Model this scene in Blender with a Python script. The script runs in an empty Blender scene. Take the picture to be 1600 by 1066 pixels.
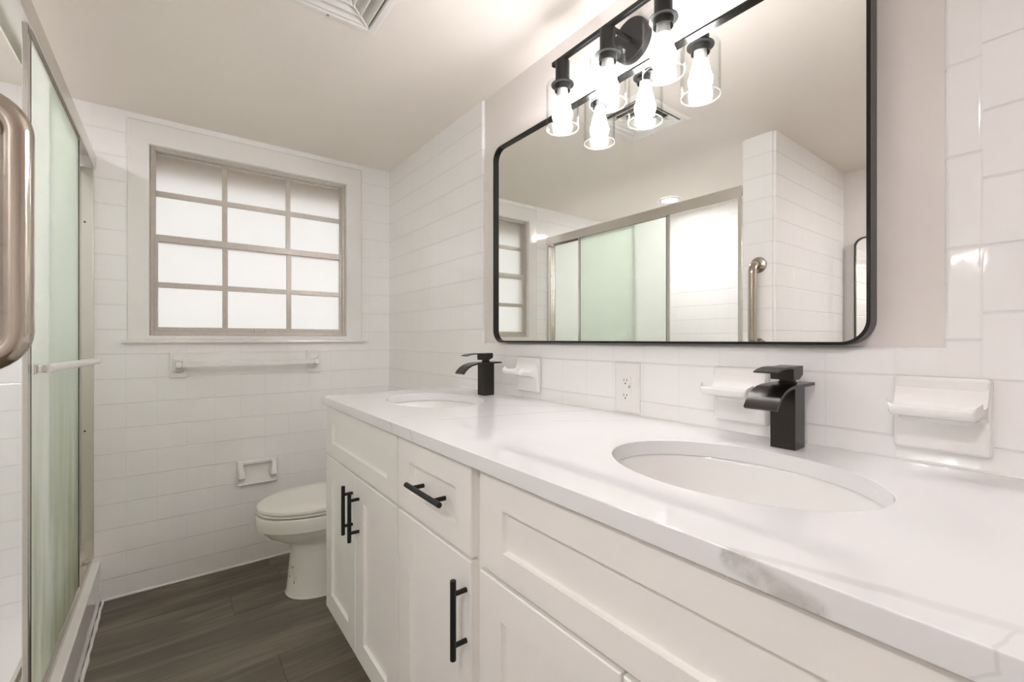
import bpy, bmesh, math, random
from mathutils import Vector
random.seed(4)
C = bpy.context.scene.collection
SC = bpy.context.scene
# ------------------------------------------------------------------ camera
cam_d = bpy.data.cameras.new('camera'); cam = bpy.data.objects.new('camera', cam_d); C.objects.link(cam)
cam_d.sensor_fit = 'HORIZONTAL'; cam_d.sensor_width = 36.0; cam_d.lens = 700 / 1600 * 36
cam_d.shift_y = -2.4 / 1600; cam_d.clip_start = 0.02
cam.location = (0, 0, 1.123); cam.rotation_euler = (math.radians(90), 0, -math.radians(37.2))
SC.camera = cam
# ------------------------------------------------------------------ world, exposure
W = bpy.data.worlds.new('overcast_sky'); SC.world = W; W.use_nodes = True
bg = W.node_tree.nodes['Background']; bg.inputs[0].default_value = (1.0, 0.985, 0.97, 1); bg.inputs[1].default_value = .092
SC.view_settings.view_transform = 'Standard'; SC.view_settings.look = 'None'
SC.view_settings.gamma = 1; SC.view_settings.use_curve_mapping = False
SC.view_settings.exposure = 3.55
SC.cycles.use_denoising = True
SC.cycles.max_bounces = 14; SC.cycles.diffuse_bounces = 8; SC.cycles.glossy_bounces = 8
SC.cycles.transmission_bounces = 10; SC.cycles.transparent_max_bounces = 16
SC.cycles.sample_clamp_indirect = 8; SC.cycles.blur_glossy = 0.0
BULB = 7.8      # emission of the vanity bulbs
CAN = 24.0       # emission of the recessed shower light and of the added fill light
BULB_COL = (1.0, 0.97, 1.01); CAN_COL = (1.0, 0.97, 0.99)

# ------------------------------------------------------------------ dimensions
XT, XP, YB, ZC = 1.038, 1.048, 2.59, 2.127     # tile face, painted face, back wall, ceiling
XL, YN, XS = -1.20, -1.05, -0.257              # left wall, near wall, shower front plane
P = 0.108                                      # tile pitch

# ------------------------------------------------------------------ node helpers
class NT:
    def __init__(s, name):
        s.m = bpy.data.materials.new(name); s.m.use_nodes = True; s.t = s.m.node_tree
        s.t.nodes.clear(); s.out = s.t.nodes.new('ShaderNodeOutputMaterial')
    def n(s, typ, **kw):
        nd = s.t.nodes.new(typ)
        for k, v in kw.items(): setattr(nd, k, v)
        return nd
    def put(s, sock, v):
        if isinstance(v, bpy.types.NodeSocket): s.t.links.new(v, sock)
        elif v is not None:
            if isinstance(v, tuple) and sock.type == 'RGBA' and len(v) == 3: v = (*v, 1)
            sock.default_value = v
    def math(s, op, a, b=None, c=None, clamp=False):
        nd = s.n('ShaderNodeMath', operation=op, use_clamp=clamp)
        s.put(nd.inputs[0], a); s.put(nd.inputs[1], b)
        if c is not None: s.put(nd.inputs[2], c)
        return nd.outputs[0]
    def vmath(s, op, a, b=None, out=0):
        nd = s.n('ShaderNodeVectorMath', operation=op)
        s.put(nd.inputs[0], a)
        if op == 'SCALE': s.put(nd.inputs['Scale'], b)
        else: s.put(nd.inputs[1], b)
        return nd.outputs[out]
    def pos(s): return s.n('ShaderNodeNewGeometry').outputs['Position']
    def obj(s): return s.n('ShaderNodeTexCoord').outputs['Object']
    def sep(s, v):
        nd = s.n('ShaderNodeSeparateXYZ'); s.put(nd.inputs[0], v); return nd.outputs
    def comb(s, x, y, z):
        nd = s.n('ShaderNodeCombineXYZ'); s.put(nd.inputs[0], x); s.put(nd.inputs[1], y); s.put(nd.inputs[2], z); return nd.outputs[0]
    def noise(s, vec, scale, detail=2, rough=.5, dist=0, col=False):
        nd = s.n('ShaderNodeTexNoise'); s.put(nd.inputs['Vector'], vec); s.put(nd.inputs['Scale'], scale)
        s.put(nd.inputs['Detail'], detail); s.put(nd.inputs['Roughness'], rough); s.put(nd.inputs['Distortion'], dist)
        return nd.outputs[1 if col else 0]
    def white(s, vec):
        nd = s.n('ShaderNodeTexWhiteNoise', noise_dimensions='3D'); s.put(nd.inputs['Vector'], vec); return nd
    def rng(s, v, a, b, c=0., d=1., smooth=False):
        nd = s.n('ShaderNodeMapRange', clamp=True)
        if smooth: nd.interpolation_type = 'SMOOTHSTEP'
        for i, x in enumerate((v, a, b, c, d)): s.put(nd.inputs[i], x)
        return nd.outputs[0]
    def mix(s, f, a, b):
        nd = s.n('ShaderNodeMix', data_type='RGBA'); s.put(nd.inputs[0], f); s.put(nd.inputs[6], a); s.put(nd.inputs[7], b)
        return nd.outputs[2]
    def fmix(s, f, a, b):
        nd = s.n('ShaderNodeMix', data_type='FLOAT'); s.put(nd.inputs[0], f); s.put(nd.inputs[2], a); s.put(nd.inputs[3], b)
        return nd.outputs[0]
    def ramp(s, f, stops):
        nd = s.n('ShaderNodeValToRGB'); s.put(nd.inputs[0], f); e = nd.color_ramp.elements
        while len(e) < len(stops): e.new(.5)
        for x, (p_, c_) in zip(e, stops): x.position = p_; x.color = (*c_, 1)
        return nd.outputs[0]
    def bump(s, h, strength=1., dist=.001):
        nd = s.n('ShaderNodeBump'); s.put(nd.inputs['Height'], h); s.put(nd.inputs['Strength'], strength); s.put(nd.inputs['Distance'], dist)
        return nd.outputs[0]
    def bsdf(s, color=(.8, .8, .8), rough=.5, metal=0., normal=None, **kw):
        nd = s.n('ShaderNodeBsdfPrincipled'); s.put(nd.inputs['Base Color'], color)
        s.put(nd.inputs['Roughness'], rough); s.put(nd.inputs['Metallic'], metal)
        if normal is not None: s.put(nd.inputs['Normal'], normal)
        for k, v in kw.items(): s.put(nd.inputs[k.replace('_', ' ')], v)
        return nd.outputs[0]
    def done(s, sh): s.t.links.new(sh, s.out.inputs['Surface']); return s.m

def simple(name, color, rough=.5, metal=0., noise_amt=.0, nscale=40, bump=0., **kw):
    t = NT(name); p = t.obj(); col = color
    nz = t.noise(p, nscale, 3)
    if noise_amt: col = t.mix(t.math('MULTIPLY', nz, noise_amt), color, tuple(c * .6 for c in color))
    nm = t.bump(nz, 1., bump) if bump else None
    return t.done(t.bsdf(col, rough, metal, nm, **kw))

def tile_mat(name, ua, va, u0, v0=1.058, trim=False, col=(.89, .885, .88), rough=.07):
    t = NT(name); xyz = t.sep(t.pos()); u, v = xyz[ua], xyz[va]
    su = t.math('DIVIDE', t.math('SUBTRACT', u, u0), P); sv = t.math('DIVIDE', t.math('SUBTRACT', v, v0), P)
    if trim:                                  # the 6-inch bullnose pieces beside the painted panel
        inr = t.math('MULTIPLY', t.math('GREATER_THAN', u, .116), t.math('LESS_THAN', u, .17))
        hi = t.math('MULTIPLY', inr, t.math('GREATER_THAN', v, 1.062))
        sv = t.fmix(hi, sv, t.math('DIVIDE', t.math('SUBTRACT', v, 1.4265), .1525))
        inl = t.math('MULTIPLY', t.math('GREATER_THAN', u, 1.52), t.math('LESS_THAN', u, 1.63))
        hl = t.math('MULTIPLY', inl, t.math('GREATER_THAN', v, 1.062))
        su = t.fmix(hl, su, .5)
    fu, fv = t.math('FRACT', su), t.math('FRACT', sv)
    du = t.math('MULTIPLY', t.math('MINIMUM', fu, t.math('SUBTRACT', 1, fu)), P)
    dv = t.math('MULTIPLY', t.math('MINIMUM', fv, t.math('SUBTRACT', 1, fv)), P)
    hu = t.rng(du, .0006, .0030, .0, 1, True); hv = t.rng(dv, .0006, .0030, 0, 1, True)
    hu = t.fmix(.80, hu, 1.0)                 # the upright joints are filled nearly flush
    groove = t.math('MINIMUM', hu, hv)
    wn = t.white(t.comb(t.math('FLOOR', su), t.math('FLOOR', sv), 3.1)); w = t.sep(wn.outputs[1])
    tilt = t.math('ADD', t.math('MULTIPLY', t.math('SUBTRACT', w[0], .5), fu), t.math('MULTIPLY', t.math('SUBTRACT', w[1], .5), fv))
    wav = t.noise(t.pos(), 14, 2)
    h = t.math('ADD', groove, t.math('ADD', t.math('MULTIPLY', tilt, .45), t.math('MULTIPLY', wav, .35)))
    nm = t.bump(h, .9, .0011)
    c = t.mix(t.math('MAXIMUM', t.math('MULTIPLY', t.math('SUBTRACT', 1, hv), .32), t.math('MULTIPLY', t.math('SUBTRACT', 1, hu), .5)), col, tuple(x * .70 for x in col))
    c = t.mix(t.math('MULTIPLY', w[2], .05), c, (.70, .69, .66))
    return t.done(t.bsdf(c, rough, 0, nm))

def paint_mat(name, col, sc=260, b=.0005):
    t = NT(name); p = t.pos(); nz = t.noise(p, sc, 3, .6)
    big = t.noise(p, 3, 2)
    c = t.mix(t.math('MULTIPLY', big, .06), col, tuple(x * .85 for x in col))
    return t.done(t.bsdf(c, .55, 0, t.bump(nz, .5, b)))

M = {}
M['tile_y'] = tile_mat('white glazed tile, back', 0, 2, -.054)
M['tile_x'] = tile_mat('white glazed tile, right', 1, 2, .118, trim=True)
M['tile_xl'] = tile_mat('white glazed tile, shower', 1, 2, 1.104)
M['tile_p'] = tile_mat('white glazed tile, partition end', 1, 2, 1.0)
M['tile_py'] = tile_mat('white glazed tile, partition side', 0, 2, -.257)
M['tile_curb'] = tile_mat('white glazed tile, curb', 1, 2, 1.915, v0=.178 - P * 3)
M['glaze'] = simple('white ceramic glaze', (.82, .815, .80), .06, nscale=12, bump=.0004)
M['china'] = simple('white vitreous china', (.85, .83, .785), .07, nscale=6, bump=.0002)
M['paint'] = paint_mat('greige wall paint', (.76, .72, .69))
M['ceil'] = paint_mat('ceiling paint', (.85, .795, .73), 180)
M['trimw'] = simple('white trim paint', (.82, .805, .785), .18, nscale=9, bump=.0006)
M['caulk'] = simple('white caulk', (.86, .85, .83), .35, nscale=60, bump=.002)
M['cab'] = simple('off white cabinet lacquer', (.84, .825, .785), .33, nscale=30, bump=.0001)
M['cab_in'] = simple('plywood interior', (.45, .36, .25), .6, noise_amt=.3)
M['black'] = simple('matte black metal', (.012, .012, .011), .38, .3, nscale=200, bump=.0001)
M['bronze'] = simple('black bronze metal', (.048, .045, .040), .27, .85, nscale=300, bump=.0001)
M['frame_blk'] = simple('black satin mirror frame', (.03, .029, .026), .28, .85)
M['nickel'] = simple('satin nickel', (.50, .445, .385), .17, 1., nscale=120, bump=.0001)
M['chrome'] = simple('polished chrome', (.75, .74, .72), .08, 1.)
M['alu'] = simple('satin aluminium', (.78, .75, .71), .27, 1., nscale=90, bump=.0002)
M['winalu'] = simple('weathered aluminium', (.66, .61, .55), .42, .35, noise_amt=.6, nscale=55, bump=.0012)
M['dark'] = simple('dark rubber', (.015, .015, .012), .6)
M['plastic'] = simple('white plastic', (.84, .835, .82), .25)
M['bulb_neck'] = simple('bulb neck plastic', (.42, .42, .41), .4)
M['vent'] = simple('white vent enamel', (.80, .78, .74), .35, noise_amt=.06)
M['duct'] = simple('grey duct', (.18, .165, .14), .7)
M['mirror'] = simple('silvered glass', (.93, .94, .915), .0, 1.)
M['eave'] = simple('brown painted eave', (.36, .24, .13), .7)
M['soil'] = simple('pale sandy ground', (.50, .46, .40), .9, noise_amt=.4, nscale=4)

def emit(name, col, st):
    t = NT(name); e = t.n('ShaderNodeEmission'); t.put(e.inputs[0], col); t.put(e.inputs[1], st); return t.done(e.outputs[0])
M['bulb'] = emit('lit bulb', BULB_COL, BULB); M['can'] = emit('lit downlight lens', CAN_COL, CAN)

def clear_glass():
    t = NT('clear glass'); f = t.n('ShaderNodeLayerWeight'); t.put(f.inputs[0], .5)
    tr = t.n('ShaderNodeBsdfTransparent'); t.put(tr.inputs[0], t.mix(t.math('POWER', f.outputs[1], 5.), (.985, .988, .985), (.62, .63, .63)))
    gl = t.n('ShaderNodeBsdfGlossy'); t.put(gl.inputs['Roughness'], .0)
    mx = t.n('ShaderNodeMixShader'); t.put(mx.inputs[0], t.math('ADD', t.math('MULTIPLY', t.math('POWER', f.outputs[1], 6.0), .30), .007)); t.t.links.new(tr.outputs[0], mx.inputs[1]); t.t.links.new(gl.outputs[0], mx.inputs[2])
    return t.done(mx.outputs[0])
M['glass'] = clear_glass()

def glass_rim():
    t = NT('polished glass edge'); tr = t.n('ShaderNodeBsdfTransparent'); gl = t.bsdf((.9, .92, .91), .15)
    mx = t.n('ShaderNodeMixShader'); t.put(mx.inputs[0], .32); t.t.links.new(tr.outputs[0], mx.inputs[1]); t.t.links.new(gl, mx.inputs[2])
    return t.done(mx.outputs[0])
M['glass_rim'] = glass_rim()

def frosted(name, col, rough, diff, sc, stretch=(1, 1, 1), stain=False, bs=.0006):
    t = NT(name); p = t.vmath('MULTIPLY', t.pos(), stretch); nz = t.noise(p, sc, 3, .6)
    nm = t.bump(nz, 1, bs)
    c = col
    if stain:
        q = t.vmath('MULTIPLY', t.pos(), (1, 9, 1.1)); s = t.noise(q, 1.6, 4, .6)
        z = t.sep(t.pos())[2]
        f = t.math('MULTIPLY', t.rng(s, .38, .62), t.rng(z, 1.15, .35))     # mineral staining low on the pane
        c = t.mix(t.math('MULTIPLY', f, .75), col, (.46, .46, .27))
    tl = t.n('ShaderNodeBsdfTranslucent'); t.put(tl.inputs[0], c); t.put(tl.inputs['Normal'], nm)
    tr = t.bsdf(c, rough, 0, nm, Transmission_Weight=1., IOR=1.45)
    mx = t.n('ShaderNodeMixShader'); t.put(mx.inputs[0], diff)
    t.t.links.new(tr, mx.inputs[1]); t.t.links.new(tl.outputs[0], mx.inputs[2])
    return t.done(mx.outputs[0])
M['frost'] = frosted('frosted window glass', (.97, .965, .95), .42, .15, 260)
M['obscure'] = frosted('obscure shower glass', (.905, .955, .90), .28, .30, 210, (1, 1, .35), True, .0016)

def floor_mat():
    t = NT('grey brown vinyl planks'); p = t.pos(); x, y, z = t.sep(p)
    r = t.math('DIVIDE', t.math('SUBTRACT', y, 1.953), .182); row = t.math('FLOOR', r); fr = t.math('FRACT', r)
    off = t.white(t.comb(row, 7.3, 0)).outputs[0]
    cx = t.math('DIVIDE', t.math('ADD', x, t.math('MULTIPLY', off, 1.22)), 1.22); col = t.math('FLOOR', cx); fx = t.math('FRACT', cx)
    idn = t.white(t.comb(row, col, 1.7)); i = idn.outputs[0]
    g = t.noise(t.comb(t.math('ADD', t.math('MULTIPLY', x, 1.1), t.math('MULTIPLY', i, 30)), t.math('MULTIPLY', y, 8), i), 1.5, 5, .62, .8)
    g2 = t.noise(t.comb(t.math('MULTIPLY', x, 4), t.math('MULTIPLY', y, 90), i), 3, 3, .6)
    c = t.ramp(g, [(.34, (.062, .046, .030)), (.5, (.132, .104, .073)), (.64, (.235, .195, .142))])
    c = t.mix(t.rng(g2, .5, .75, 0, .22), c, (.07, .055, .042))
    c = t.mix(t.rng(i, 0, 1, .0, .38), c, (.21, .185, .152))
    e = t.math('MULTIPLY', t.math('MINIMUM', fr, t.math('SUBTRACT', 1, fr)), .182)
    ex = t.math('MULTIPLY', t.math('MINIMUM', fx, t.math('SUBTRACT', 1, fx)), 1.22)
    gr = t.rng(t.math('MINIMUM', e, ex), .0003, .0016)
    c = t.mix(t.math('SUBTRACT', 1, gr), c, (.04, .03, .024))
    nm = t.bump(t.math('ADD', gr, t.math('MULTIPLY', g2, .3)), .5, .0008)
    return t.done(t.bsdf(c, .36, 0, nm))
M['floor'] = floor_mat()

def quartz():
    t = NT('white veined quartz'); p = t.pos(); x, y, z = t.sep(p)
    xx = t.math('SUBTRACT', x, t.math('SUBTRACT', .91, z))
    q = t.comb(xx, y, 0)
    wob = t.noise(q, 22, 3, .6, 0, True)
    qd = t.vmath('ADD', q, t.vmath('SCALE', t.vmath('SUBTRACT', wob, (.5, .5, .5)), .010))
    def seg(a, b, w, s, src=qd):
        a = Vector((*a, 0)); b = Vector((*b, 0)); ba = b - a
        pa = t.vmath('MULTIPLY', t.vmath('SUBTRACT', src, tuple(a)), (1, 1, 0))
        h = t.math('DIVIDE', t.vmath('DOT_PRODUCT', pa, tuple(ba), 1), ba.dot(ba), clamp=True)
        d = t.vmath('LENGTH', t.vmath('SUBTRACT', pa, t.vmath('SCALE', tuple(ba), h)), None, 1)
        return t.rng(d, w, w * .35, 0, s, True)
    S = [((.45, .231), (.474, .147), .007, .20), ((.474, .147), (.483, .104), .009, .24), ((.483, .104), (.494, .05), .009, .16), ((.494, .05), (.50, -.02), .009, .15),
         ((.493, .037), (.453, .045), .0018, .2), ((.453, .045), (.435, .042), .0018, .2), ((.435, .042), (.422, .058), .0018, .2),
         ((.450, 1.118), (.438, 1.105), .0016, .6), ((.438, 1.105), (.418, 1.10), .0014, .5), ((.449, .995), (.425, .975), .0014, .5),
         ((.56, 1.06), (.73, 1.02), .003, .28), ((.73, 1.02), (.884, .979), .003, .34), ((.884, .979), (1.03, .915), .003, .3),
         ((.793, 1.226), (1.038, .99), .003, .28), ((.792, .871), (.976, .731), .003, .22), ((.52, 1.66), (.64, 1.58), .003, .3),
         ((.47, 1.15), (.62, 1.20), .002, .16), ((.60, .90), (.70, .80), .002, .16)]
    S = [(a_, b_, w_ * 1.15, min(.8, s_ * (1.9 if a_[1] > .3 else 1.25))) for a_, b_, w_, s_ in S]
    v = None
    for s_ in S:
        k = seg(*s_); v = k if v is None else t.math('MAXIMUM', v, k)
    blot = t.math('MULTIPLY', seg((.441, .226), (.424, .156), .017, .8), t.rng(t.noise(q, 38, 2, .5, 1.2), .34, .62, .45, 1))
    line = t.math('MULTIPLY', seg((.441, .226), (.424, .156), .016, 1.), t.rng(t.math('ABSOLUTE', t.math('SUBTRACT', t.noise(q, 30, 1, .4, 1.5), .5)), .010, .0, 0, .55))
    c = t.mix(t.rng(t.noise(q, 5, 3), .4, .7, 0, .12), (.765, .768, .768), (.70, .70, .695))
    c = t.mix(v, c, (.44, .425, .385)); c = t.mix(blot, c, (.46, .455, .425)); c = t.mix(line, c, (.33, .31, .27))
    return t.done(t.bsdf(c, .035, 0))
M['quartz'] = quartz()

def toilet_mat():
    t = NT('vitreous china with label residue'); p = t.pos(); x, y, z = t.sep(p)
    box = t.math('MULTIPLY', t.math('MULTIPLY', t.rng(z, .055, .065), t.rng(z, .145, .135)),
                 t.math('MULTIPLY', t.rng(y, 2.108, 2.118), t.rng(y, 2.178, 2.17)))
    nz = t.noise(t.vmath('MULTIPLY', p, (1, 1.5, .8)), 55, 3, .7)
    f = t.math('MULTIPLY', t.math('MULTIPLY', box, t.math('LESS_THAN', x, .47)), t.rng(nz, .56, .60))
    c = t.mix(t.math('MULTIPLY', f, .8), (.84, .815, .76), (.20, .19, .16))
    return t.done(t.bsdf(c, .08, 0))
M['toilet'] = toilet_mat()

# ------------------------------------------------------------------ mesh helpers
class MB:
    def __init__(s): s.b = bmesh.new(); s.mi = 0
    def _add(s, fs):
        for f in fs: f.material_index = s.mi
        return fs
    def box(s, x0, x1, y0, y1, z0, z1, bev=0., seg=2):
        vs = [s.b.verts.new(v) for v in [(x0, y0, z0), (x1, y0, z0), (x1, y1, z0), (x0, y1, z0), (x0, y0, z1), (x1, y0, z1), (x1, y1, z1), (x0, y1, z1)]]
        fs = [s.b.faces.new([vs[i] for i in q]) for q in [(0, 3, 2, 1), (4, 5, 6, 7), (0, 1, 5, 4), (1, 2, 6, 5), (2, 3, 7, 6), (3, 0, 4, 7)]]
        s._add(fs)
        if bev:
            es = list({e for f in fs for e in f.edges})
            r = bmesh.ops.bevel(s.b, geom=es, offset=bev, segments=seg, affect='EDGES', profile=.5); s._add(r['faces'])
        return s
    def rings(s, rings, cap0=True, cap1=True, closed=True):
        L = [[s.b.verts.new(v) for v in r] for r in rings]; n = len(L[0]); fs = []
        for a, b in zip(L, L[1:]):
            for i in range(n if closed else n - 1):
                j = (i + 1) % n; fs.append(s.b.faces.new((a[i], a[j], b[j], b[i])))
        if cap0: fs.append(s.b.faces.new(L[0][::-1]))
        if cap1: fs.append(s.b.faces.new(L[-1]))
        s._add(fs); return s
    def tube(s, pts, r, n=16, caps=True):
        pts = [Vector(p) for p in pts]; rs = r if isinstance(r, (list, tuple)) else [r] * len(pts); out = []
        d0 = (pts[1] - pts[0]).normalized(); up = Vector((0, 0, 1)) if abs(d0.z) < .9 else Vector((1, 0, 0))
        for i, p in enumerate(pts):
            d = ((pts[min(i + 1, len(pts) - 1)] - p).normalized() + (p - pts[max(i - 1, 0)]).normalized()).normalized()
            a = d.cross(up).normalized(); c = a.cross(d).normalized(); up = c
            out.append([p + (a * math.cos(t) + c * math.sin(t)) * rs[i] for t in [2 * math.pi * k / n for k in range(n)]])
        return s.rings(out, caps, caps)
    def lathe(s, prof, c=(0, 0, 0), axis='Z', n=32, cap0=True, cap1=True, closed=False):
        # prof: (radius, height) pairs; 'closed' joins the last ring to the first
        def pt(r, h, t):
            a, b = r * math.cos(t), r * math.sin(t)
            v = {'Z': (a, b, h), 'X': (h, a, b), 'Y': (b, h, a)}[axis]
            return (c[0] + v[0], c[1] + v[1], c[2] + v[2])
        R = [[pt(max(r, 1e-5), h, 2 * math.pi * k / n) for k in range(n)] for r, h in prof]
        if closed: R.append(R[0]); cap0 = cap1 = False
        s.rings(R, cap0, cap1)
        if closed: bmesh.ops.remove_doubles(s.b, verts=s.b.verts, dist=1e-7)
        return s
    def prism(s, poly, axis, a, b, bev=0.):
        def pt(u, v, w): return {'X': (w, u, v), 'Y': (u, w, v), 'Z': (u, v, w)}[axis]
        n0 = len(s.b.faces)
        s.rings([[pt(u, v, a) for u, v in poly], [pt(u, v, b) for u, v in poly]])
        if bev:
            s.b.faces.ensure_lookup_table(); fs = s.b.faces[n0:]
            r = bmesh.ops.bevel(s.b, geom=list({e for f in fs for e in f.edges}), offset=bev, segments=2, affect='EDGES'); s._add(r['faces'])
        return s
    def build(s, name, mats, parent=None, smooth=True, angle=35):
        bmesh.ops.recalc_face_normals(s.b, faces=s.b.faces)
        if parent is not None:
            root = parent
            while root.parent: root = root.parent
            bmesh.ops.translate(s.b, verts=s.b.verts, vec=-Vector(root.location))
        me = bpy.data.meshes.new(name); s.b.to_mesh(me); s.b.free()
        for m in (mats if isinstance(mats, (list, tuple)) else [mats]): me.materials.append(m)
        if smooth:
            me.shade_smooth(); me.set_sharp_from_angle(angle=math.radians(angle))
        o = bpy.data.objects.new(name, me); C.objects.link(o)
        if parent is not None: o.parent = parent
        if smooth:
            wn = o.modifiers.new('weighted normals', 'WEIGHTED_NORMAL'); wn.keep_sharp = True; wn.weight = 100
        return o

def tag(o, label=None, cat=None, group=None, kind=None):
    for k, v in (('label', label), ('category', cat), ('group', group), ('kind', kind)):
        if v: o[k] = v
    return o
def thing(name, label, cat, loc, group=None):
    o = bpy.data.objects.new(name, None); C.objects.link(o); o.location = loc; o.empty_display_size = .05
    return tag(o, label, cat, group)
def dup(root, loc, label):
    def cp(o, par):
        c = o.copy(); C.objects.link(c)
        if par is not None: c.parent = par
        for ch in o.children: cp(ch, c)
        return c
    kids = list(root.children)
    r = root.copy(); C.objects.link(r)
    for ch in kids: cp(ch, r)
    r.location = loc; r['label'] = label
    return r
def struct(o, label, cat='wall'): return tag(o, label, cat, None, 'structure')

# ------------------------------------------------------------------ room shell
struct(MB().box(XL - .1, 1.16, YN - .1, YB + .02, -.06, 0).build('floor', M['floor'], smooth=False), 'grey brown wood-look plank floor', 'floor')
V = (.17, .53, 1.125, 1.45); HV = (V[0] + .03, V[1] - .03, V[2] + .03, V[3] - .03)
m = MB()
m.box(XL - .1, HV[0], YN - .1, YB + .12, ZC, ZC + .06); m.box(HV[1], 1.16, YN - .1, YB + .12, ZC, ZC + .06)
m.box(HV[0], HV[1], YN - .1, HV[2], ZC, ZC + .06); m.box(HV[0], HV[1], HV[3], YB + .12, ZC, ZC + .06)
struct(m.build('ceiling', M['ceil'], smooth=False), 'smooth beige painted ceiling', 'ceiling')
# back wall with the window opening
WO = (-.083, .790, 1.139, 2.003)
m = MB(); a, b = YB, YB + .12
m.box(XL - .1, WO[0], a, b, 0, ZC); m.box(WO[1], 1.16, a, b, 0, ZC); m.box(WO[0], WO[1], a, b, 0, WO[2]); m.box(WO[0], WO[1], a, b, WO[3], ZC)
wb = m.build('wall_back', M['tile_y'], smooth=False); struct(wb, 'white square-tiled wall around the window')
# right wall: painted board behind, tile in front framing the painted panel
wr = MB().box(XP, XP + .11, YN - .1, YB, 0, ZC).build('wall_right', M['paint'], smooth=False); struct(wr, 'greige painted wall behind the black-framed mirror')
m = MB(); H = (.1617, 1.571, 1.110)   # painted panel: y0, y1, z0 (open at the top)
loops = []
for k in range(7):
    t_ = k / 6 * math.pi / 2; e = .010 * (1 - math.sin(t_)); x = XT + .010 * (1 - math.cos(t_))
    y0, y1, z0 = H[0] - e, H[1] + e, H[2] - e
    loops.append([(x, y0, ZC), (x, y0, z0), (x, y1, z0), (x, y1, ZC)])
m.rings(loops, False, False, closed=False)
y0, y1, z0 = H[0] - .010, H[1] + .010, H[2] - .010
for a0, a1, c0, c1 in ((YN, y0, 0, z0), (YN, y0, z0, ZC), (y0, y1, 0, z0), (y1, YB, 0, z0), (y1, YB, z0, ZC)):
    m.b.faces.new([m.b.verts.new(v) for v in ((XT, a0, c0), (XT, a0, c1), (XT, a1, c1), (XT, a1, c0))])
bmesh.ops.remove_doubles(m.b, verts=m.b.verts, dist=1e-6)
for f in m.b.faces:
    pass
tc = m.build('tile_cladding', M['tile_x'], wr, angle=30)
# face normals should point into the room
for pl in tc.data.polygons:
    pass
# left wall: painted near the camera, tiled inside the shower
wl = MB().box(XL - .1, XL, YN - .1, YB + .02, 0, ZC).build('wall_left', M['paint'], smooth=False); struct(wl, 'left wall, painted beyond the shower and tiled inside it')
MB().box(XL, XL + .008, 1.104, YB, .03, ZC).build('tile_cladding', M['tile_xl'], wl, smooth=False)
# tiled partition closing the near end of the shower
m = MB(); m.box(XL, XS, .946, 1.104, 0, ZC); 
es = [e for e in m.b.edges if abs(e.verts[0].co.x - XS) < 1e-5 and abs(e.verts[1].co.x - XS) < 1e-5 and abs(e.verts[0].co.z - e.verts[1].co.z) > 1]
bmesh.ops.bevel(m.b, geom=es, offset=.012, segments=5, affect='EDGES')
m.b.normal_update()
for f in m.b.faces: f.material_index = 0 if abs(f.normal.x) > .5 else 1
struct(m.build('wall_partition', [M['tile_p'], M['tile_py']]), 'tiled partition wall at the near end of the shower')
struct(MB().box(XL - .1, 1.16, YN - .1, YN, 0, ZC).build('wall_near', M['paint'], smooth=False), 'painted wall behind the camera')
# shower curb and pan
m = MB(); m.box(-.36, -.2427, 1.104, YB, 0, .178, .006)
m.b.normal_update()
for f in m.b.faces: f.material_index = 0 if abs(f.normal.x) > .9 else 1
struct(m.build('trim_1', [M['tile_curb'], M['trimw']]), 'white tiled shower curb', 'curb')
struct(MB().box(XL, -.36, 1.104, YB, 0, .03).build('trim_2', M['glaze'], smooth=False), 'white shower floor', 'shower floor')
# caulk beads
def bead(pts, r, name, label):
    m = MB(); out = []
    for i, p in enumerate(pts):
        out.append(p)
    m.tube(out, [r * random.uniform(.8, 1.25) for _ in out], 8); struct(m.build(name, M['caulk']), label, 'caulk')
bead([(-.236 + .0012 * math.sin(k * 1.7), YB - .001 - k * .03, .002) for k in range(50)], .0055, 'trim_3', 'white caulk bead along the foot of the shower curb')
bead([(-.24 + k * .04, YB - .001, .002) for k in range(33)], .006, 'trim_4', 'white caulk bead along the foot of the back wall')
bead([(XT - .0005, .035 + k * .04, .9105) for k in range(44)], .0022, 'trim_5', 'thin caulk line where the countertop meets the tile')

# window casing, returns and sill
def ring_frame(m, xo0, xo1, zo0, zo1, xi0, xi1, zi0, zi1, yf, yb, r=.004):
    prof = [(0, yb), (0, yf + r), (.25, yf + r * .3), (1, yf)]
    def rect(x0, x1, z0, z1, y): return [(x0, y, z0), (x1, y, z0), (x1, y, z1), (x0, y, z1)]
    R = [rect(xo0, xo1, zo0, zo1, yb), rect(xo0, xo1, zo0, zo1, yf + r), rect(xo0 + r, xo1 - r, zo0 + r, zo1 - r, yf),
         rect(xi0 - r * 1.6, xi1 + r * 1.6, zi0 - r * 1.6, zi1 + r * 1.6, yf), rect(xi0 - r * .5, xi1 + r * .5, zi0 - r * .5, zi1 + r * .5, yf + r * .5), rect(xi0, xi1, zi0, zi1, yf + r * 1.6), rect(xi0, xi1, zi0, zi1, yb)]
    R.append(R[0]); m.rings(R, False, False); bmesh.ops.remove_doubles(m.b, verts=m.b.verts, dist=1e-7)
w1 = thing('window_1', 'aluminium window of twelve frosted panes', 'window', (.3535, YB, 1.139)); w1['kind'] = 'structure'
m = MB(); ring_frame(m, -.157, .872, 1.119, 2.099, -.080, .787, 1.142, 2.000, YB - .011, YB + .118, .006); m.build('window_casing', M['trimw'], w1, angle=50)
m = MB(); m.prism([(YB - .028, 1.108), (YB - .001, 1.108), (YB - .001, 1.121), (YB - .026, 1.121)], 'X', -.176, .894, .003); m.build('window_sill', M['trimw'], w1)
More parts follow.
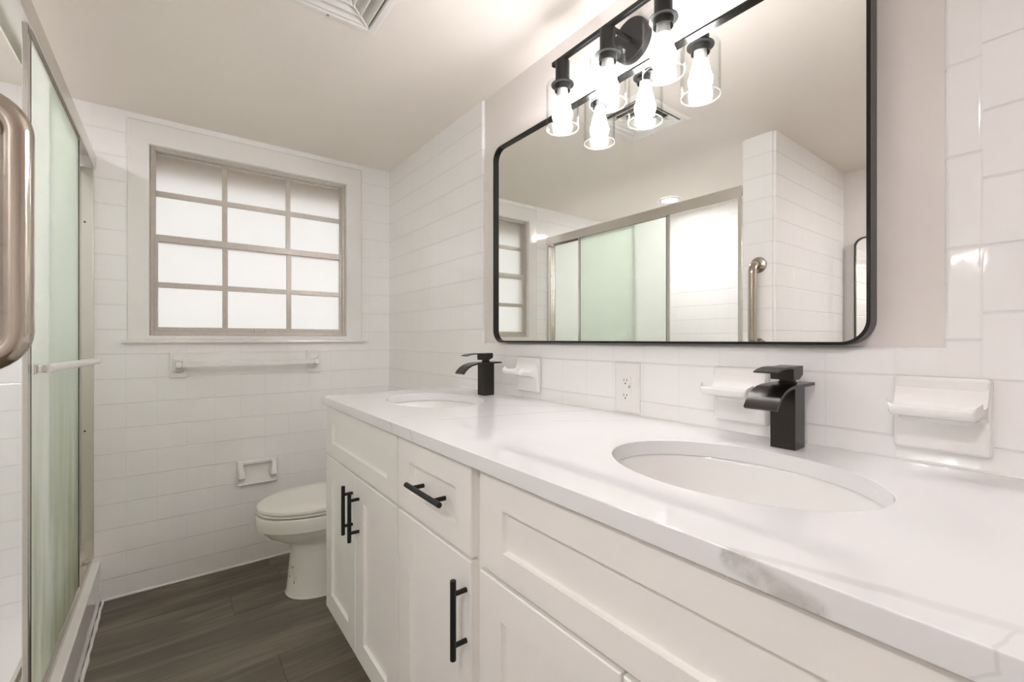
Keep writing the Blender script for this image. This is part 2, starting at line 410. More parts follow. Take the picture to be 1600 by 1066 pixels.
# outer aluminium frame
m = MB(); x0, x1, z0, z1 = -.079, .786, 1.1425, 1.9995; ya, yb_ = 2.612, 2.68
m.box(x0, x0 + .014, ya, yb_, z0, z1, .0015); m.box(x1 - .014, x1, ya, yb_, z0, z1, .0015)
m.box(x0 + .014, x1 - .014, ya, yb_, z1 - .012, z1, .0015); m.box(x0 + .014, x1 - .014, ya - .002, yb_, z0, z0 + .018, .002)
m.box(x0 + .014, x0 + .019, ya + .012, ya + .016, z0 + .018, z1 - .012); m.box(x1 - .019, x1 - .014, ya + .012, ya + .016, z0 + .018, z1 - .012)
m.build('window_frame', M['winalu'], w1)
def sash(name, ys, xa, xb, za, zb, zm, side, bot, top, mw=.0225):
    m = MB(); y0, y1 = ys
    m.box(xa, xa + side, y0, y1, za, zb, .0015); m.box(xb - side, xb, y0, y1, za, zb, .0015)
    m.box(xa + side, xb - side, y0, y1, za, za + bot, .0015); m.box(xa + side, xb - side, y0, y1, zb - top, zb, .0015)
    for c in (.2100, .4975): m.box(c - mw / 2, c + mw / 2, y0 + .002, y1, za + bot, zb - top, .002)
    m.box(xa + side, xb - side, y0 + .0027, y1 - .0007, zm - .0125, zm + .0125, .002)
    return m.build(name, M['winalu'], w1)
us = sash('upper_sash', (2.642, 2.662), -.065, .772, 1.574, 1.9875, 1.800, .006, .02, .006)
ls = sash('lower_sash', (2.620, 2.640), -.0645, .7715, 1.161, 1.606, 1.3755, .014, .019, .031)
MB().box(-.059, .766, 2.655, 2.659, 1.594, 1.981).build('glass', M['frost'], us, smooth=False)
MB().box(-.050, .757, 2.633, 2.637, 1.180, 1.575).build('glass', M['frost'], ls, smooth=False)
m = MB(); m.box(.335, .385, 2.606, 2.6195, 1.158, 1.163, .001); m.box(.335, .340, 2.606, 2.6195, 1.163, 1.175, .001); m.box(.380, .385, 2.606, 2.6195, 1.163, 1.175, .001); m.box(.335, .385, 2.617, 2.6195, 1.163, 1.180, .0008)
tag(m.build('latch', M['winalu'], w1), 'small metal sash latch')
# outside: the eave above the window and the ground
struct(MB().box(-1.6, 2.6, 2.712, 2.96, 1.985, 2.04).build('trim_6', M['eave'], smooth=False), 'brown roof eave outside the window', 'eave')
struct(MB().box(-6, 8, 2.74, 14, -.35, -.3).build('ground', M['soil'], smooth=False), 'pale ground outside the window', 'ground')

# ------------------------------------------------------------------ recessed downlight over the shower, and an added fill light
t = thing('recessed_light', 'round lit recessed downlight in the ceiling over the shower', 'ceiling light', (-.81, 1.88, ZC), 'round recessed ceiling downlights')
MB().lathe([(.052, -.002), (.075, 0), (.077, -.004), (.070, -.008), (.054, -.007)], (-.81, 1.88, ZC - .0005), closed=True).build('trim_ring', M['plastic'], t)
MB().lathe([(.0535, 0), (.0535, -.005), (.03, -.0065)], (-.81, 1.88, ZC - .0005)).build('lens', M['can'], t)
fill_light = dup(t, (-.80, -.10, ZC), 'added unseen fill light in the ceiling beside the camera'); fill_light.scale = (1.38, 1.38, 1)  # added out-of-view copy of the shower downlight, brightens the room

# ------------------------------------------------------------------ ceiling air vent
t = thing('air_vent', 'white square louvred air vent on the ceiling', 'vent', ((V[0] + V[1]) / 2, (V[2] + V[3]) / 2, ZC))
def rc(x0, x1, y0, y1, z): return [(x0, y0, z), (x1, y0, z), (x1, y1, z), (x0, y1, z)]
m = MB(); R = [rc(*V, ZC - .0008), rc(V[0] + .003, V[1] - .003, V[2] + .003, V[3] - .003, ZC - .006), rc(V[0] + .011, V[1] - .011, V[2] + .011, V[3] - .011, ZC - .011),
     rc(V[0] + .024, V[1] - .024, V[2] + .024, V[3] - .024, ZC - .011), rc(HV[0] - .002, HV[1] + .002, HV[2] - .002, HV[3] + .002, ZC - .006), rc(HV[0] - .002, HV[1] + .002, HV[2] - .002, HV[3] + .002, ZC - .0008)]
R.append(R[0]); m.rings(R, False, False); bmesh.ops.remove_doubles(m.b, verts=m.b.verts, dist=1e-7); m.build('flange', M['vent'], t)
cx, cy = t.location.x, t.location.y; hx, hy = (HV[1] - HV[0]) / 2, (HV[3] - HV[2]) / 2
for k in range(4):
    o_ = .004 + k * .031
    def q(d, z): return rc(cx - hx + d, cx + hx - d, cy - hy + d, cy + hy - d, z)
    m = MB(); R = [q(o_, ZC - .009), q(o_ + .030, ZC + .020), q(o_ + .032, ZC + .019), q(o_ + .004, ZC - .010)]
    R.append(R[0]); m.rings(R, False, False); bmesh.ops.remove_doubles(m.b, verts=m.b.verts, dist=1e-7); m.build('louvre', M['vent'], t)
m = MB()
for sx, sy in ((1, 1), (1, -1), (-1, 1), (-1, -1)):
    p0 = (cx + sx * (hx - .004), cy + sy * (hy - .004), ZC - .009); p1 = (cx + sx * (hx - .128), cy + sy * max(hy - .128, .002), ZC - .002)
    m.tube([p0, p1], .003, 8)
m.build('corner_rib', M['vent'], t)
m = MB(); e = .0015; x0, x1, y0, y1 = HV[0] + e, HV[1] - e, HV[2] + e, HV[3] - e
R = [rc(x0, x1, y0, y1, ZC - .004), rc(x0, x1, y0, y1, ZC + .058), rc(x0 + .002, x1 - .002, y0 + .002, y1 - .002, ZC + .056), rc(x0 + .002, x1 - .002, y0 + .002, y1 - .002, ZC - .004)]
m.rings([R[0], R[1]], False, True); m.rings([R[3], R[2]], False, True); m.build('duct_collar', M['duct'], t, smooth=False)
MB().lathe([(.004, 0), (.0035, -.002), (.001, -.003)], (.38, V[3] - .017, ZC - .0105), n=12).build('screw', M['nickel'], t)

# ------------------------------------------------------------------ vanity cabinets
XF, XC = .462, .482
def shaker(m, y0, y1, z0, z1, ly, ry, bz, tz, d=.009):
    # front panel facing -X: far stile ly, near stile ry, bottom rail bz, top rail tz
    def r(ya, yb, za, zb, x): return [(x, ya, za), (x, yb, za), (x, yb, zb), (x, ya, zb)]
    iy0, iy1, iz0, iz1 = y0 + ry, y1 - ly, z0 + bz, z1 - tz
    e = .002; k = .004
    m.rings([r(y0, y1, z0, z1, XC - .0005), r(y0, y1, z0, z1, XF + e), r(y0 + e, y1 - e, z0 + e, z1 - e, XF),
             r(iy0, iy1, iz0, iz1, XF), r(iy0 + .0012, iy1 - .0012, iz0 + .0012, iz1 - .0012, XF + d * .6), r(iy0 + k, iy1 - k, iz0 + k, iz1 - k, XF + d)])
def pull(par, y, z, vertical, L=.155, sp=.1):
    m = MB(); xb = .4325
    if vertical:
        m.tube([(xb, y, z - L / 2), (xb, y, z - L / 2 + .001), (xb, y, z + L / 2 - .001), (xb, y, z + L / 2)], [.0052, .0060, .0060, .0052], 20)
        for s in (-1, 1): m.tube([(xb, y, z + s * sp / 2), (XF + .0004, y, z + s * sp / 2)], .0050, 16)
    else:
        m.tube([(xb, y - L / 2, z), (xb, y - L / 2 + .001, z), (xb, y + L / 2 - .001, z), (xb, y + L / 2, z)], [.0052, .0060, .0060, .0052], 20)
        for s in (-1, 1): m.tube([(xb, y + s * sp / 2, z), (XF + .0004, y + s * sp / 2, z)], .0050, 16)
    return tag(m.build('handle', M['black'], par), 'matte black bar pull')
def carcass(t, y0, y1, rails):
    m = MB(); z0, z1 = .12, .8808; w = .016
    for q in (y0, y1 - w): m.prism([(XC + .018, z0), (XC + .070, z0), (XC + .070, 0), (XT - .004, 0), (XT - .004, z1), (XC + .018, z1)], 'Y', q, q + w)
    m.box(XC + .018, XT - .004, y0 + w, y1 - w, z0, z0 + .016); m.box(XT - .012, XT - .004, y0 + w, y1 - w, z0 + .016, z1)
    m.build('carcass', M['cab'], t, smooth=False)
    m = MB(); f0, f1 = y0 + .0003, y1 - .0003
    m.box(XC, XC + .018, f0, f0 + .034, z0, z1); m.box(XC, XC + .018, f1 - .034, f1, z0, z1)
    m.box(XC, XC + .018, f0 + .034, f1 - .034, z1 - .03, z1); m.box(XC, XC + .018, f0 + .034, f1 - .034, z0, z0 + .03)
    for r in rails: m.box(XC, XC + .018, f0 + .034, f1 - .034, r - .018, r + .018)
    m.build('face_frame', M['cab'], t, smooth=False)
    MB().box(XC + .07, XC + .086, y0 + .0165, y1 - .0165, 0, .1195).build('toe_kick', M['cab'], t, smooth=False)
def sink_base(y0, y1, f0, f1, mid, label):
    t = thing('vanity_cabinet', label, 'cabinet', ((XF + XT) / 2, (y0 + y1) / 2, 0), 'white cabinets under the countertop')
    carcass(t, y0, y1, (.694,))
    m = MB(); shaker(m, f0, f1, .698, .876, .073, .066, .049, .055); m.build('false_front', M['cab'], t, smooth=False)
    m = MB(); shaker(m, mid + .002, f1, .124, .690, .068, .070, .067, .066); d1 = m.build('door', M['cab'], t, smooth=False)
    m = MB(); shaker(m, f0, mid - .002, .124, .690, .072, .068, .067, .066); d2 = m.build('door', M['cab'], t, smooth=False)
    pull(d1, mid + .026, .580, True); pull(d2, mid - .036, .578, True)
    return t
sink_base(1.0965, 1.7655, 1.1005, 1.7640, 1.430, 'white two-door sink cabinet at the far end, beside the toilet')
t = thing('vanity_cabinet', 'narrow white cabinet with one drawer over one door, between the two sink cabinets', 'cabinet', ((XF + XT) / 2, .905, 0), 'white cabinets under the countertop')
carcass(t, .7255, 1.0960, (.694,))
m = MB(); shaker(m, .741, 1.0925, .698, .876, .070, .057, .047, .055); dr = m.build('drawer_front', M['cab'], t, smooth=False)
m = MB(); shaker(m, .741, 1.0925, .124, .690, .073, .060, .067, .066); dd = m.build('door', M['cab'], t, smooth=False)
pull(dr, .895, .786, False, .165, .102); pull(dd, .758, .580, True)
sink_base(.0360, .7250, .0440, .7090, .375, 'white two-door sink cabinet nearest the camera')

# ------------------------------------------------------------------ worktop with two oval cut-outs
SX, SA, SB = .744, .159, .2125
SINKS = (1.43, .377)
def ell(cx_, cy_, a_, b_, z, n=72, pw=2.0):
    return [(cx_ + a_ * math.copysign(abs(math.cos(t_)) ** (2 / pw), math.cos(t_)), cy_ + b_ * math.copysign(abs(math.sin(t_)) ** (2 / pw), math.sin(t_)), z) for t_ in [2 * math.pi * k / n for k in range(n)]]
m = MB(); b_ = m.b
CX0, CX1, CY0, CY1, CT, CB = .450, XT - .0005, .016, 1.775, .910, .8814
def loopv(pts): return [b_.verts.new(p) for p in pts]
def band(A, B):
    for i in range(len(A)):
        j = (i + 1) % len(A); b_.faces.new((A[i], A[j], B[j], B[i]))
outer = [loopv(rc(CX0 + i, CX1 - i * .1, CY0 + i, CY1 - i, z)) for i, z in ((.0025, CT), (.0007, CT - .0007), (0, CT - .0025), (0, CB + .001), (.001, CB))]
for A, B in zip(outer, outer[1:]): band(A, B)
top_loops, bot_loops = [outer[0]], [outer[-1]]
for cy_ in SINKS:
    L = [loopv(ell(SX, cy_, SA + i, SB + i, z)) for i, z in ((.002, CT), (.0006, CT - .0006), (0, CT - .002), (0, CB))]
    for A, B in zip(L, L[1:]): band(A, B)
    top_loops.append(L[0]); bot_loops.append(L[-1])
for group_ in (top_loops, bot_loops):
    es = []
    for L in group_:
        for i in range(len(L)):
            e_ = b_.edges.get((L[i], L[(i + 1) % len(L)])); es.append(e_)
    bmesh.ops.triangle_fill(b_, edges=es, use_beauty=True)
tag(m.build('countertop', M['quartz'], angle=30), 'long white quartz countertop with faint grey veins and two oval sink cut-outs', 'countertop')

# sinks
def sink(cy_, label):
    t = thing('sink', label, 'sink', (SX, cy_, CB - .17), 'oval sinks in the countertop')
    m = MB(); R = []
    prof = [(1.14, 0), (1.14, -.010), (1.05, -.014), (1.03, -.06), (.93, -.11), (.72, -.145), (.40, -.160), (.14, -.165)]   # outside, downwards
    zt = CB - .0006
    for f, z in prof: R.append(ell(SX, cy_, SA * f, SB * f, zt + z))
    inner = [(.13, -.152), (.38, -.147), (.64, -.132), (.82, -.104), (.925, -.068), (.985, -.030), (1.012, -.006), (1.022, -.0015), (1.03, 0)]
    for f, z in inner: R.append(ell(SX, cy_, SA * f, SB * f, zt + z))
    R.append(R[0]); m.rings(R, False, False); bmesh.ops.remove_doubles(m.b, verts=m.b.verts, dist=1e-7)
    m.build('basin', M['glaze'], t, angle=60)
    MB().lathe([(.0195, -.157), (.0195, -.147), (.031, -.1465), (.031, -.149), (.024, -.1515), (.024, -.157)], (SX, cy_, zt), closed=True).build('drain', M['black'], t)
    return t
sink(SINKS[0], 'white oval undermount sink at the far end of the countertop')
sink(SINKS[1], 'white oval undermount sink in the foreground of the countertop')

# ------------------------------------------------------------------ waterfall faucets
def faucet(cx_, cy_, label):
    z0 = CT + .0004; t = thing('faucet', label, 'faucet', (cx_, cy_, CT), 'matching black waterfall faucets')
    hw, hd = .0225, .0225
    MB().box(cx_ - hd - .001, cx_ + hd + .001, cy_ - hw, cy_ + hw, z0, 1.031, .0012).build('body', M['bronze'], t)
    # curved spout plate
    pts = [(1.024, 1.0345), (.985, 1.034), (.945, 1.0335), (.925, 1.033), (.905, 1.0305), (.888, 1.0255), (.873, 1.0175), (.861, 1.0065), (.853, .996)]
    pts = [(x - .970 + cx_, z) for x, z in pts]; up, dn = [], []
    for i, (x, z) in enumerate(pts):
        a_ = Vector(pts[max(i - 1, 0)]); c_ = Vector(pts[min(i + 1, len(pts) - 1)]); d = (c_ - a_).normalized(); nrm = Vector((-d.y, d.x))
        if nrm.y < 0: nrm = -nrm
        up.append((x + nrm.x * .003, z + nrm.y * .003)); dn.append((x - nrm.x * .003, z - nrm.y * .003))
    m = MB(); poly = up + dn[::-1]; n = len(pts)
    rings = [[(u, y, w) for u, w in poly] for y in (cy_ - .029, cy_ + .029)]
    A, B = [[m.b.verts.new(v) for v in r] for r in rings]
    for i in range(len(poly)):
        j = (i + 1) % len(poly); m.b.faces.new((A[i], A[j], B[j], B[i]))
    for L in (A, B):
        for i in range(n - 1): m.b.faces.new((L[i], L[i + 1], L[2 * n - 2 - i], L[2 * n - 1 - i]))
    m.build('spout', M['bronze'], t)
    MB().lathe([(.0165, 1.0375), (.0165, 1.0395), (.0145, 1.041), (.0145, 1.0445)], (cx_, cy_, 0), n=28).build('neck', M['bronze'], t)
    m = MB(); x = cx_ - .970
    m.prism([(x + .944, 1.0448), (x + .972, 1.0448), (x + .989, 1.0535), (x + .989, 1.0715), (x + .944, 1.0695), (x + .944, 1.0600)], 'Y', cy_ - .021, cy_ + .021, .0008)
    m.prism([(x + .9438, 1.0655), (x + .9438, 1.0705), (x + .925, 1.0710), (x + .905, 1.0700), (x + .886, 1.0670), (x + .872, 1.0630), (x + .8725, 1.0605), (x + .886, 1.0640), (x + .905, 1.0665), (x + .925, 1.0672)], 'Y', cy_ - .021, cy_ + .021)
    m.build('lever_handle', M['bronze'], t)
    return t
f1 = faucet(.970, .3765, 'black square waterfall faucet behind the foreground sink')
dup(f1, (.961, 1.432, CT), 'black square waterfall faucet behind the far sink')

# ------------------------------------------------------------------ soap dishes on the tile
def soap_dish(y0, label):     # y0 = near edge of the square back plate
    t = thing('soap_dish', label, 'soap dish', (XT, y0 + .06, .935), 'ceramic soap dishes above the countertop')
    m = MB(); m.box(XT - .020, XT - .0006, y0, y0 + .121, .935, 1.060, .007, 4); m.build('back_plate', M['glaze'], t)
    m = MB(); y1 = y0 + .121; N = 26
    prof_up = [(.019, 1.046), (.0215, 1.032), (.027, 1.020), (.037, 1.011), (.052, 1.007), (.070, 1.008), (.084, 1.0135), (.090, 1.0175)]
    prof_dn = [(.0935, 1.0165), (.0950, 1.0120), (.0935, 1.0050), (.0870, .9995), (.070, .9970), (.045, .9940), (.028, .9900), (.019, .982)]
    n = len(prof_up) + len(prof_dn); R = []
    for k in range(N + 1):
        s_ = k / N; y = y0 + .004 + s_ * .113; e_ = abs(2 * s_ - 1)
        up = max(0, (e_ - .80) / .20); cut = 1 - .22 * max(0, (e_ - .86) / .14) ** 2
        ring = []
        for d, z in prof_up: ring.append((XT - d * (cut if d > .03 else 1), y, z + (1.018 - z) * up * .8 if z < 1.018 else z))
        for d, z in prof_dn: ring.append((XT - d * (cut if d > .03 else 1), y, z + .010 * max(0, (e_ - .85) / .15)))
        R.append(ring)
    m.rings(R); m.build('tray', M['glaze'], t, angle=60)
    return t
sd = soap_dish(.1035, 'white ceramic soap dish at the right edge, on the tile past the near faucet')
dup(sd, (XT, .495, .935), 'white ceramic soap dish half hidden behind the near faucet')
dup(sd, (XT, 1.253, .935), 'white ceramic soap dish beside the far faucet')

# ------------------------------------------------------------------ outlet
t = thing('wall_outlet', 'white wall outlet with two sockets between the soap dishes', 'outlet', (XT, .8185, .914))
m = MB(); x = XT - .0006
m.rings([[(x, .776, .914), (x, .861, .914), (x, .861, 1.057), (x, .776, 1.057)], [(x - .004, .776, .914), (x - .004, .861, .914), (x - .004, .861, 1.057), (x - .004, .776, 1.057)],
         [(x - .007, .780, .918), (x - .007, .857, .918), (x - .007, .857, 1.053), (x - .007, .780, 1.053)]])
m.build('cover_plate', M['plastic'], t)
m = MB(); m.box(x - .0095, x - .0072, .803, .835, .950, 1.018, .0008); m.box(x - .0105, x - .0096, .8045, .8335, .9835, .9850)
m.build('receptacle', M['plastic'], t)
m = MB()
for zc in (1.003, .961):
    for yy in (.8255, .8155): MB().box(x - .0100, x - .0097, yy - .0009, yy + .0009, zc, zc + .008).build('socket_slot', M['dark'], t, smooth=False)
    MB().lathe([(.0022, -.0100), (.0022, -.0097)], (x, .8205, zc - .005), 'X', 14).build('socket_slot', M['dark'], t, smooth=False)
MB().box(x - .0103, x - .0097, .8050, .8090, .9855, .9935).build('reset_button', simple('grey plastic', (.25, .25, .24), .4), t, smooth=False)
for zc in (1.041, .930): MB().lathe([(.0028, -.0073), (.0028, -.0080), (.001, -.0085)], (x, .8185, zc), 'X', 14).build('screw', M['plastic'], t)
MB().box(x - .012, x - .0072, .790, .834, .9121, .9136).build('gap_shim', M['dark'], t, smooth=False) if False else None

# ------------------------------------------------------------------ mirrors
def rrect(y0, y1, z0, z1, r, x, n=10):
    out = []
    for cy_, cz_, a0 in ((y1 - r, z1 - r, 0), (y0 + r, z1 - r, 90), (y0 + r, z0 + r, 180), (y1 - r, z0 + r, 270)):
        for k in range(n + 1):
            a = math.radians(a0 + 90 * k / n); out.append((x, cy_ + r * math.cos(a), cz_ + r * math.sin(a)))
    return out
def mirror(label, name, xw, d, y0, y1, z0, z1, r, fw, glass_in):
    # d = -1 when the mirror faces -X
    t = thing(name, label, 'mirror', (xw, (y0 + y1) / 2, z0))
    D = .040; xf = xw + d * D; xg = xw + d * glass_in; e = .0012; xb = xw + d * .0008
    m = MB(); R = [rrect(y0, y1, z0, z1, r, xb), rrect(y0, y1, z0, z1, r, xf - d * e), rrect(y0 + e, y1 - e, z0 + e, z1 - e, r - e, xf),
                   rrect(y0 + fw, y1 - fw, z0 + fw, z1 - fw, r - fw, xf), rrect(y0 + fw, y1 - fw, z0 + fw, z1 - fw, r - fw, xb)]
    R.append(R[0]); m.rings(R, False, False); bmesh.ops.remove_doubles(m.b, verts=m.b.verts, dist=1e-7)
    tag(m.build('frame', M['frame_blk'], t), 'thin black metal frame')
    m = MB(); i = fw + .0004
    m.rings([rrect(y0 + i, y1 - i, z0 + i, z1 - i, r - i, xg - d * .004), rrect(y0 + i, y1 - i, z0 + i, z1 - i, r - i, xg)])
    tag(m.build('mirror_glass', M['mirror'], t, smooth=False), 'reflective glass')
    return t
mirror('large rounded rectangular mirror with thin black frame above the countertop', 'wall_mirror', XP, -1, .254, 1.452, 1.112, 1.871, .048, .006, .028)
mirror('second black-framed mirror on the left wall, seen in the big mirror', 'wall_mirror', XL, 1, .36, .885, .75, 1.72, .05, .006, .028)

# ------------------------------------------------------------------ vanity light
LX, LZ = .938, 1.969
t = thing('vanity_light', 'black three-bulb vanity light with clear glass cylinder shades above the mirror', 'wall light', (XP, .808, LZ))
MB().lathe([(.060, -.0006), (.060, -.018), (.058, -.021), (.02, -.022)], (XP, .806, LZ), 'X', 48).build('backplate', M['black'], t)
MB().tube([(XP - .021, .806, LZ), (LX, .806, LZ)], .007, 16).build('arm', M['black'], t)
m = MB(); m.box(LX - .007, LX + .007, .592, 1.026, LZ - .007, LZ + .007, .0025, 3); m.build('crossbar', M['black'], t)
for y in (.984, .808, .636):
    c = (LX, y, 0)
    MB().lathe([(.0205, 1.9618), (.0212, 1.9600), (.0212, 1.8945)], c, n=32).build('socket', M['black'], t)
    m = MB(); m.lathe([(.0225, 1.8920), (.034, 1.8920), (.034, 1.8895), (.0245, 1.8890), (.0235, 1.872), (.0225, 1.872)], c, closed=True); m.build('shade_ring', M['black'], t)
    m = MB(); R0 = .0490
    m.lathe([(.0214, 1.8943), (R0 - .006, 1.8943), (R0 - .001, 1.8920), (R0, 1.887), (R0, 1.761), (R0 - .0012, 1.7590), (R0 - .0026, 1.761), (R0 - .0026, 1.8865), (R0 - .0036, 1.8902), (R0 - .008, 1.8923), (.0214, 1.8923)], c, n=56, closed=True)
    g = m.build('glass_shade', M['glass'], t); tag(g, 'clear glass cylinder shade')
    m = MB(); ra = R0 - .0012
    m.lathe([(ra + .0012 * math.cos(q_), 1.7588 + .0012 * math.sin(q_)) for q_ in [2 * math.pi * k / 8 for k in range(8)]], c, n=56, closed=True); m.build('rim', M['glass_rim'], g)
    m = MB(); m.lathe([(.0135, 1.893), (.0135, 1.882), (.0155, 1.880), (.0165, 1.865), (.0180, 1.851)], c, n=32, cap1=False); m.mi = 1
    prof = [(.0180, 1.851), (.0200, 1.843), (.0222, 1.835), (.0244, 1.8275)]
    for k in range(15):
        a = math.radians(36 - 126 * k / 14); prof.append((max(.0008, .0305 * math.cos(a)) if a < 0 else .0305 * math.cos(a), 1.800 + (.0305 if a > 0 else .0330) * math.sin(a)))
    m.lathe(prof, c, n=32, cap0=False)
    bmesh.ops.remove_doubles(m.b, verts=m.b.verts, dist=1e-6); m.build('bulb', [M['bulb_neck'], M['bulb']], t, angle=80)

# ------------------------------------------------------------------ shower enclosure
t = thing('shower_enclosure', 'framed sliding shower doors with obscure green-tinted glass on the left', 'shower door', (-.29, 1.85, .178))
Y0, Y1 = 1.104, YB
hp = [(-.3300, 1.872), (-.3300, 1.9065), (-.2620, 1.9065), (-.2570, 1.9020), (-.2570, 1.8470), (-.2600, 1.8455), (-.2620, 1.8475), (-.2625, 1.8990), (-.3260, 1.8990), (-.3265, 1.872)]
m = MB(); m.prism(hp, 'Y', Y0 + .0008, Y1 - .0008); m.build('header_rail', M['alu'], t, angle=20)
m = MB(); m.prism([(-.348, .1784), (-.268, .1784), (-.268, .186), (-.272, .190), (-.276, .190), (-.279, .186), (-.294, .186), (-.296, .196), (-.300, .196), (-.303, .186), (-.334, .186), (-.337, .204), (-.346, .204), (-.348, .200)], 'Y', Y0 + .0008, Y1 - .0008)
m.build('sill_track', M['alu'], t, angle=20)
for ya, yb2 in ((Y0 + .0008, Y0 + .022), (Y1 - .022, Y1 - .0008)):
    m = MB(); face = yb2 if ya < 2 else ya
    m.box(-.331, -.263, ya, yb2, .1965, 1.8445, .0015)
    jb = m.build('wall_jamb', M['alu'], t)
    s = 1 if ya < 2 else -1
    for z in (1.614, .74): MB().lathe([(.0035, 0), (.0035, s * .0012), (.001, s * .0016)], (-.290, face, z), 'Y', 14).build('jamb_screw', M['dark'], jb)
def door(x, ya, yb2, name='sliding_door'):
    m = MB(); d = .0058; w = .020; z0, z1 = .2065, 1.868
    m.box(x - d, x + d, ya, ya + w, z0, z1, .002); m.box(x - d, x + d, yb2 - w, yb2, z0, z1, .002)
    m.box(x - d, x + d, ya + w, yb2 - w, z0, z0 + .022, .002); m.box(x - d, x + d, ya + w, yb2 - w, z1 - .026, z1, .002)
    o = m.build(name, M['alu'], t)
    MB().box(x - .0015, x + .0015, ya + w - .004, yb2 - w + .004, z0 + .018, z1 - .02).build('glass', M['obscure'], o, smooth=False)
    m = MB()
    for yy in (ya + w, yb2 - w): m.box(x + d - .002, x + d + .0006, yy - .0015, yy + .0015, z0 + .02, z1 - .024)
    tag(m.build('gasket', M['dark'], o, smooth=False), 'dark rubber strip')
    return o
dA = door(-.2738, 1.525, 2.262); door(-.3115, 1.785, 2.566)
# pull bar on the outer door
m = MB(); m.box(-.2628, -.255, 1.520, 1.545, 1.0405, 1.0640, .002); m.box(-.2560, -.238, 1.530, 1.562, 1.0430, 1.0615, .003)
m.build('bar_bracket', M['chrome'], dA)
MB().box(-.2628, -.218, 2.240, 2.262, 1.0330, 1.0530, .002).build('bar_bracket', M['chrome'], dA)
m = MB()
pa, pb = Vector((-.2405, 1.56, 1.0515)), Vector((-.221, 2.315, 1.0425))
R = []
for f in (0, .02, 1):
    c_ = pa.lerp(pb, f); R.append([(c_.x + .0065 * math.cos(a) , c_.y, c_.z + (.0115 if f else .0105) * math.sin(a)) for a in [2 * math.pi * k / 20 for k in range(20)]])
m.rings(R); tag(m.build('towel_bar', M['plastic'], dA), 'white towel bar')

# ------------------------------------------------------------------ grab bar on the partition end
t = thing('grab_bar', 'satin nickel grab bar mounted upright on the tiled partition by the shower', 'grab bar', (XS, 1.022, 1.08))
gz0, gz1, gx = 1.090, 1.488, -.192; r = .0188; br = .045
path = [(XS + .004, 1.022, gz0 - 0), (XS + .012, 1.022, gz0)]
for k in range(0, 11):
    a = math.pi / 2 * k / 10; path.append((gx - br + br * math.sin(a), 1.022, gz0 + br - br * math.cos(a)))
for k in range(0, 11):
    a = math.pi / 2 * k / 10; path.append((gx - br + br * math.cos(a), 1.022, gz1 - br + br * math.sin(a)))
path += [(XS + .012, 1.022, gz1), (XS + .004, 1.022, gz1)]
MB().tube(path, r, 32).build('rail', M['nickel'], t, angle=60)
for z in (gz0, gz1):
    MB().lathe([(.039, .0006), (.0395, .004), (.037, .008), (.024, .010), (.0195, .014)], (XS, 1.022, z), 'X', 40).build('flange', M['nickel'], t)

# ------------------------------------------------------------------ towel bar under the window
t = thing('towel_bar', 'white ceramic towel bar under the window', 'towel bar', (.3175, YB, .945))
for x0 in (-.010, .577):
    m = MB(); m.box(x0, x0 + .069, YB - .010, YB - .0006, .945, 1.066, .004, 3)
    cx_ = x0 + .0345; R = []
    for f, hw_, hh in ((.0095, .026, .042), (.018, .018, .028), (.034, .0135, .018), (.060, .0125, .0145), (.082, .0125, .0140), (.086, .010, .011)):
        R.append([(cx_ + hw_ * math.copysign(abs(math.cos(a)) ** .6, math.cos(a)), YB - f, 1.008 + hh * math.copysign(abs(math.sin(a)) ** .6, math.sin(a))) for a in [2 * math.pi * k / 24 for k in range(24)]])
    m.rings(R); m.build('bracket', M['glaze'], t, angle=50)
m = MB(); m.box(.0375, .5985, YB - .081, YB - .061, .9975, 1.0175, .002); m.build('rod', M['plastic'], t)

# ------------------------------------------------------------------ toilet paper holder
t = thing('toilet_paper_holder', 'white ceramic toilet paper holder without a roll, on the tile above the toilet', 'toilet paper holder', (.344, YB, .397))
m = MB(); x0, x1, z0, z1 = .254, .434, .397, .520; NX, NZ = 90, 66
def sm(a, b, x):
    x = min(1, max(0, (x - a) / (b - a))); return x * x * (3 - 2 * x)
def dep(s, q):      # s across 0..1, q down 0..1: two forward-sweeping ears beside a scooped recess
    e_ = abs(2 * s - 1); w_in = .66 - .10 * sm(.1, .6, q) * (1 - sm(.6, 1, q))
    side = sm(w_in, w_in + .07, e_)
    ear = .020 + .036 * sm(.0, .62, q) * (1 - sm(.64, .74, q)) * (1 - .75 * sm(.88, 1, e_) * 1)
    rec = .026 * (1 - sm(.14, .19, q)) + .001 + .022 * sm(.35, 1., q) ** 1.3
    v = rec * (1 - side) + ear * side
    base = .010; v = max(v, base) if q < .14 else v
    lip = sm(.90, .95, q); v = max(v, .024 * lip)
    rim = min(1, min(s, 1 - s) / .03) * min(1, min(q, 1 - q) / .03)
    return v * (.35 + .65 * math.sqrt(max(0, rim)))
G = [[m.b.verts.new((x0 + (x1 - x0) * i / NX, YB - .001 - dep(i / NX, 1 - j / NZ), z0 + (z1 - z0) * j / NZ)) for i in range(NX + 1)] for j in range(NZ + 1)]
for j in range(NZ):
    for i in range(NX): m.b.faces.new((G[j][i], G[j][i + 1], G[j + 1][i + 1], G[j + 1][i]))
ring = G[0] + [G[j][NX] for j in range(1, NZ + 1)] + G[NZ][::-1][1:] + [G[j][0] for j in range(NZ - 1, 0, -1)]
bk = [m.b.verts.new((v.co.x, YB - .0005, v.co.z)) for v in ring]
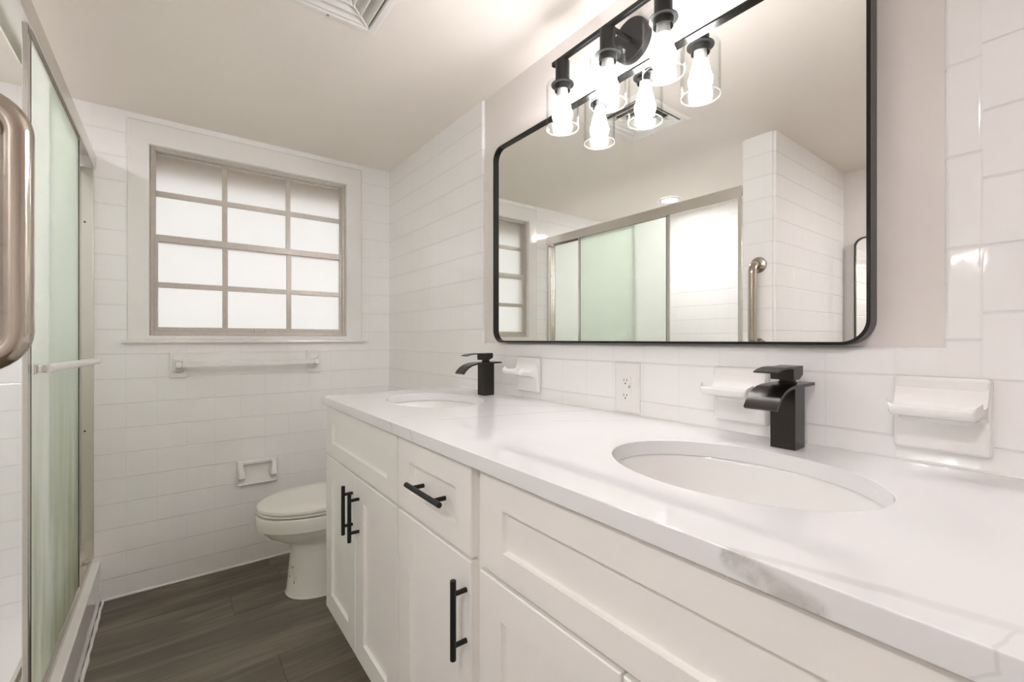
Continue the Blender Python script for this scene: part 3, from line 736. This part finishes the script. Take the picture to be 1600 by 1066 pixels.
for i in range(len(ring)):
    j = (i + 1) % len(ring); m.b.faces.new((ring[i], ring[j], bk[j], bk[i]))
m.b.faces.new(bk)
m.build('holder_body', M['glaze'], t, angle=70)

# ------------------------------------------------------------------ toilet
TY = 2.17
t = thing('toilet', 'white elongated toilet with closed lid between the vanity and the window wall', 'toilet', (.55, TY, 0))
def egg(cx_, af, ab, w, z, n=48, pw=2.15):
    out = []
    for k in range(n):
        a = 2 * math.pi * k / n; c_, s_ = math.cos(a), math.sin(a)
        cx2 = math.copysign(abs(c_) ** (2 / pw), c_); sy2 = math.copysign(abs(s_) ** (2 / pw), s_)
        out.append((cx_ + (ab if c_ > 0 else af) * cx2, TY + w * sy2, z))
    return out
m = MB()
m.rings([egg(.56, .160, .33, .118, .0005), egg(.56, .163, .33, .121, .006), egg(.56, .158, .33, .116, .014), egg(.56, .150, .33, .110, .10), egg(.56, .142, .32, .104, .18), egg(.555, .138, .30, .102, .225),
         egg(.55, .150, .25, .112, .238), egg(.55, .185, .23, .135, .255), egg(.55, .225, .22, .158, .278), egg(.55, .250, .21, .170, .304), egg(.55, .258, .21, .175, .317), egg(.55, .267, .21, .182, .3195),
         egg(.55, .270, .21, .185, .345), egg(.55, .270, .21, .185, .368), egg(.55, .264, .205, .180, .376)])
m.build('bowl', M['toilet'], t, angle=55)
m = MB(); m.rings([egg(.55, .255, .19, .176, .3802), egg(.55, .262, .195, .182, .3830), egg(.55, .262, .195, .182, .3900), egg(.55, .257, .19, .178, .3925)]); m.build('seat', M['china'], t, angle=55)
m = MB(); m.rings([egg(.55, .257, .19, .178, .3932), egg(.55, .264, .195, .184, .3965), egg(.55, .265, .195, .185, .406), egg(.55, .261, .193, .181, .4125), egg(.55, .245, .18, .165, .4165), egg(.55, .15, .12, .10, .4190)]); m.build('lid', M['china'], t, angle=55)
m = MB(); m.box(.820, 1.020, TY - .20, TY + .20, .378, .700, .018, 4); m.build('tank', M['china'], t)
m = MB(); m.box(.812, 1.026, TY - .207, TY + .207, .7005, .735, .010, 3); m.build('tank_lid', M['china'], t)
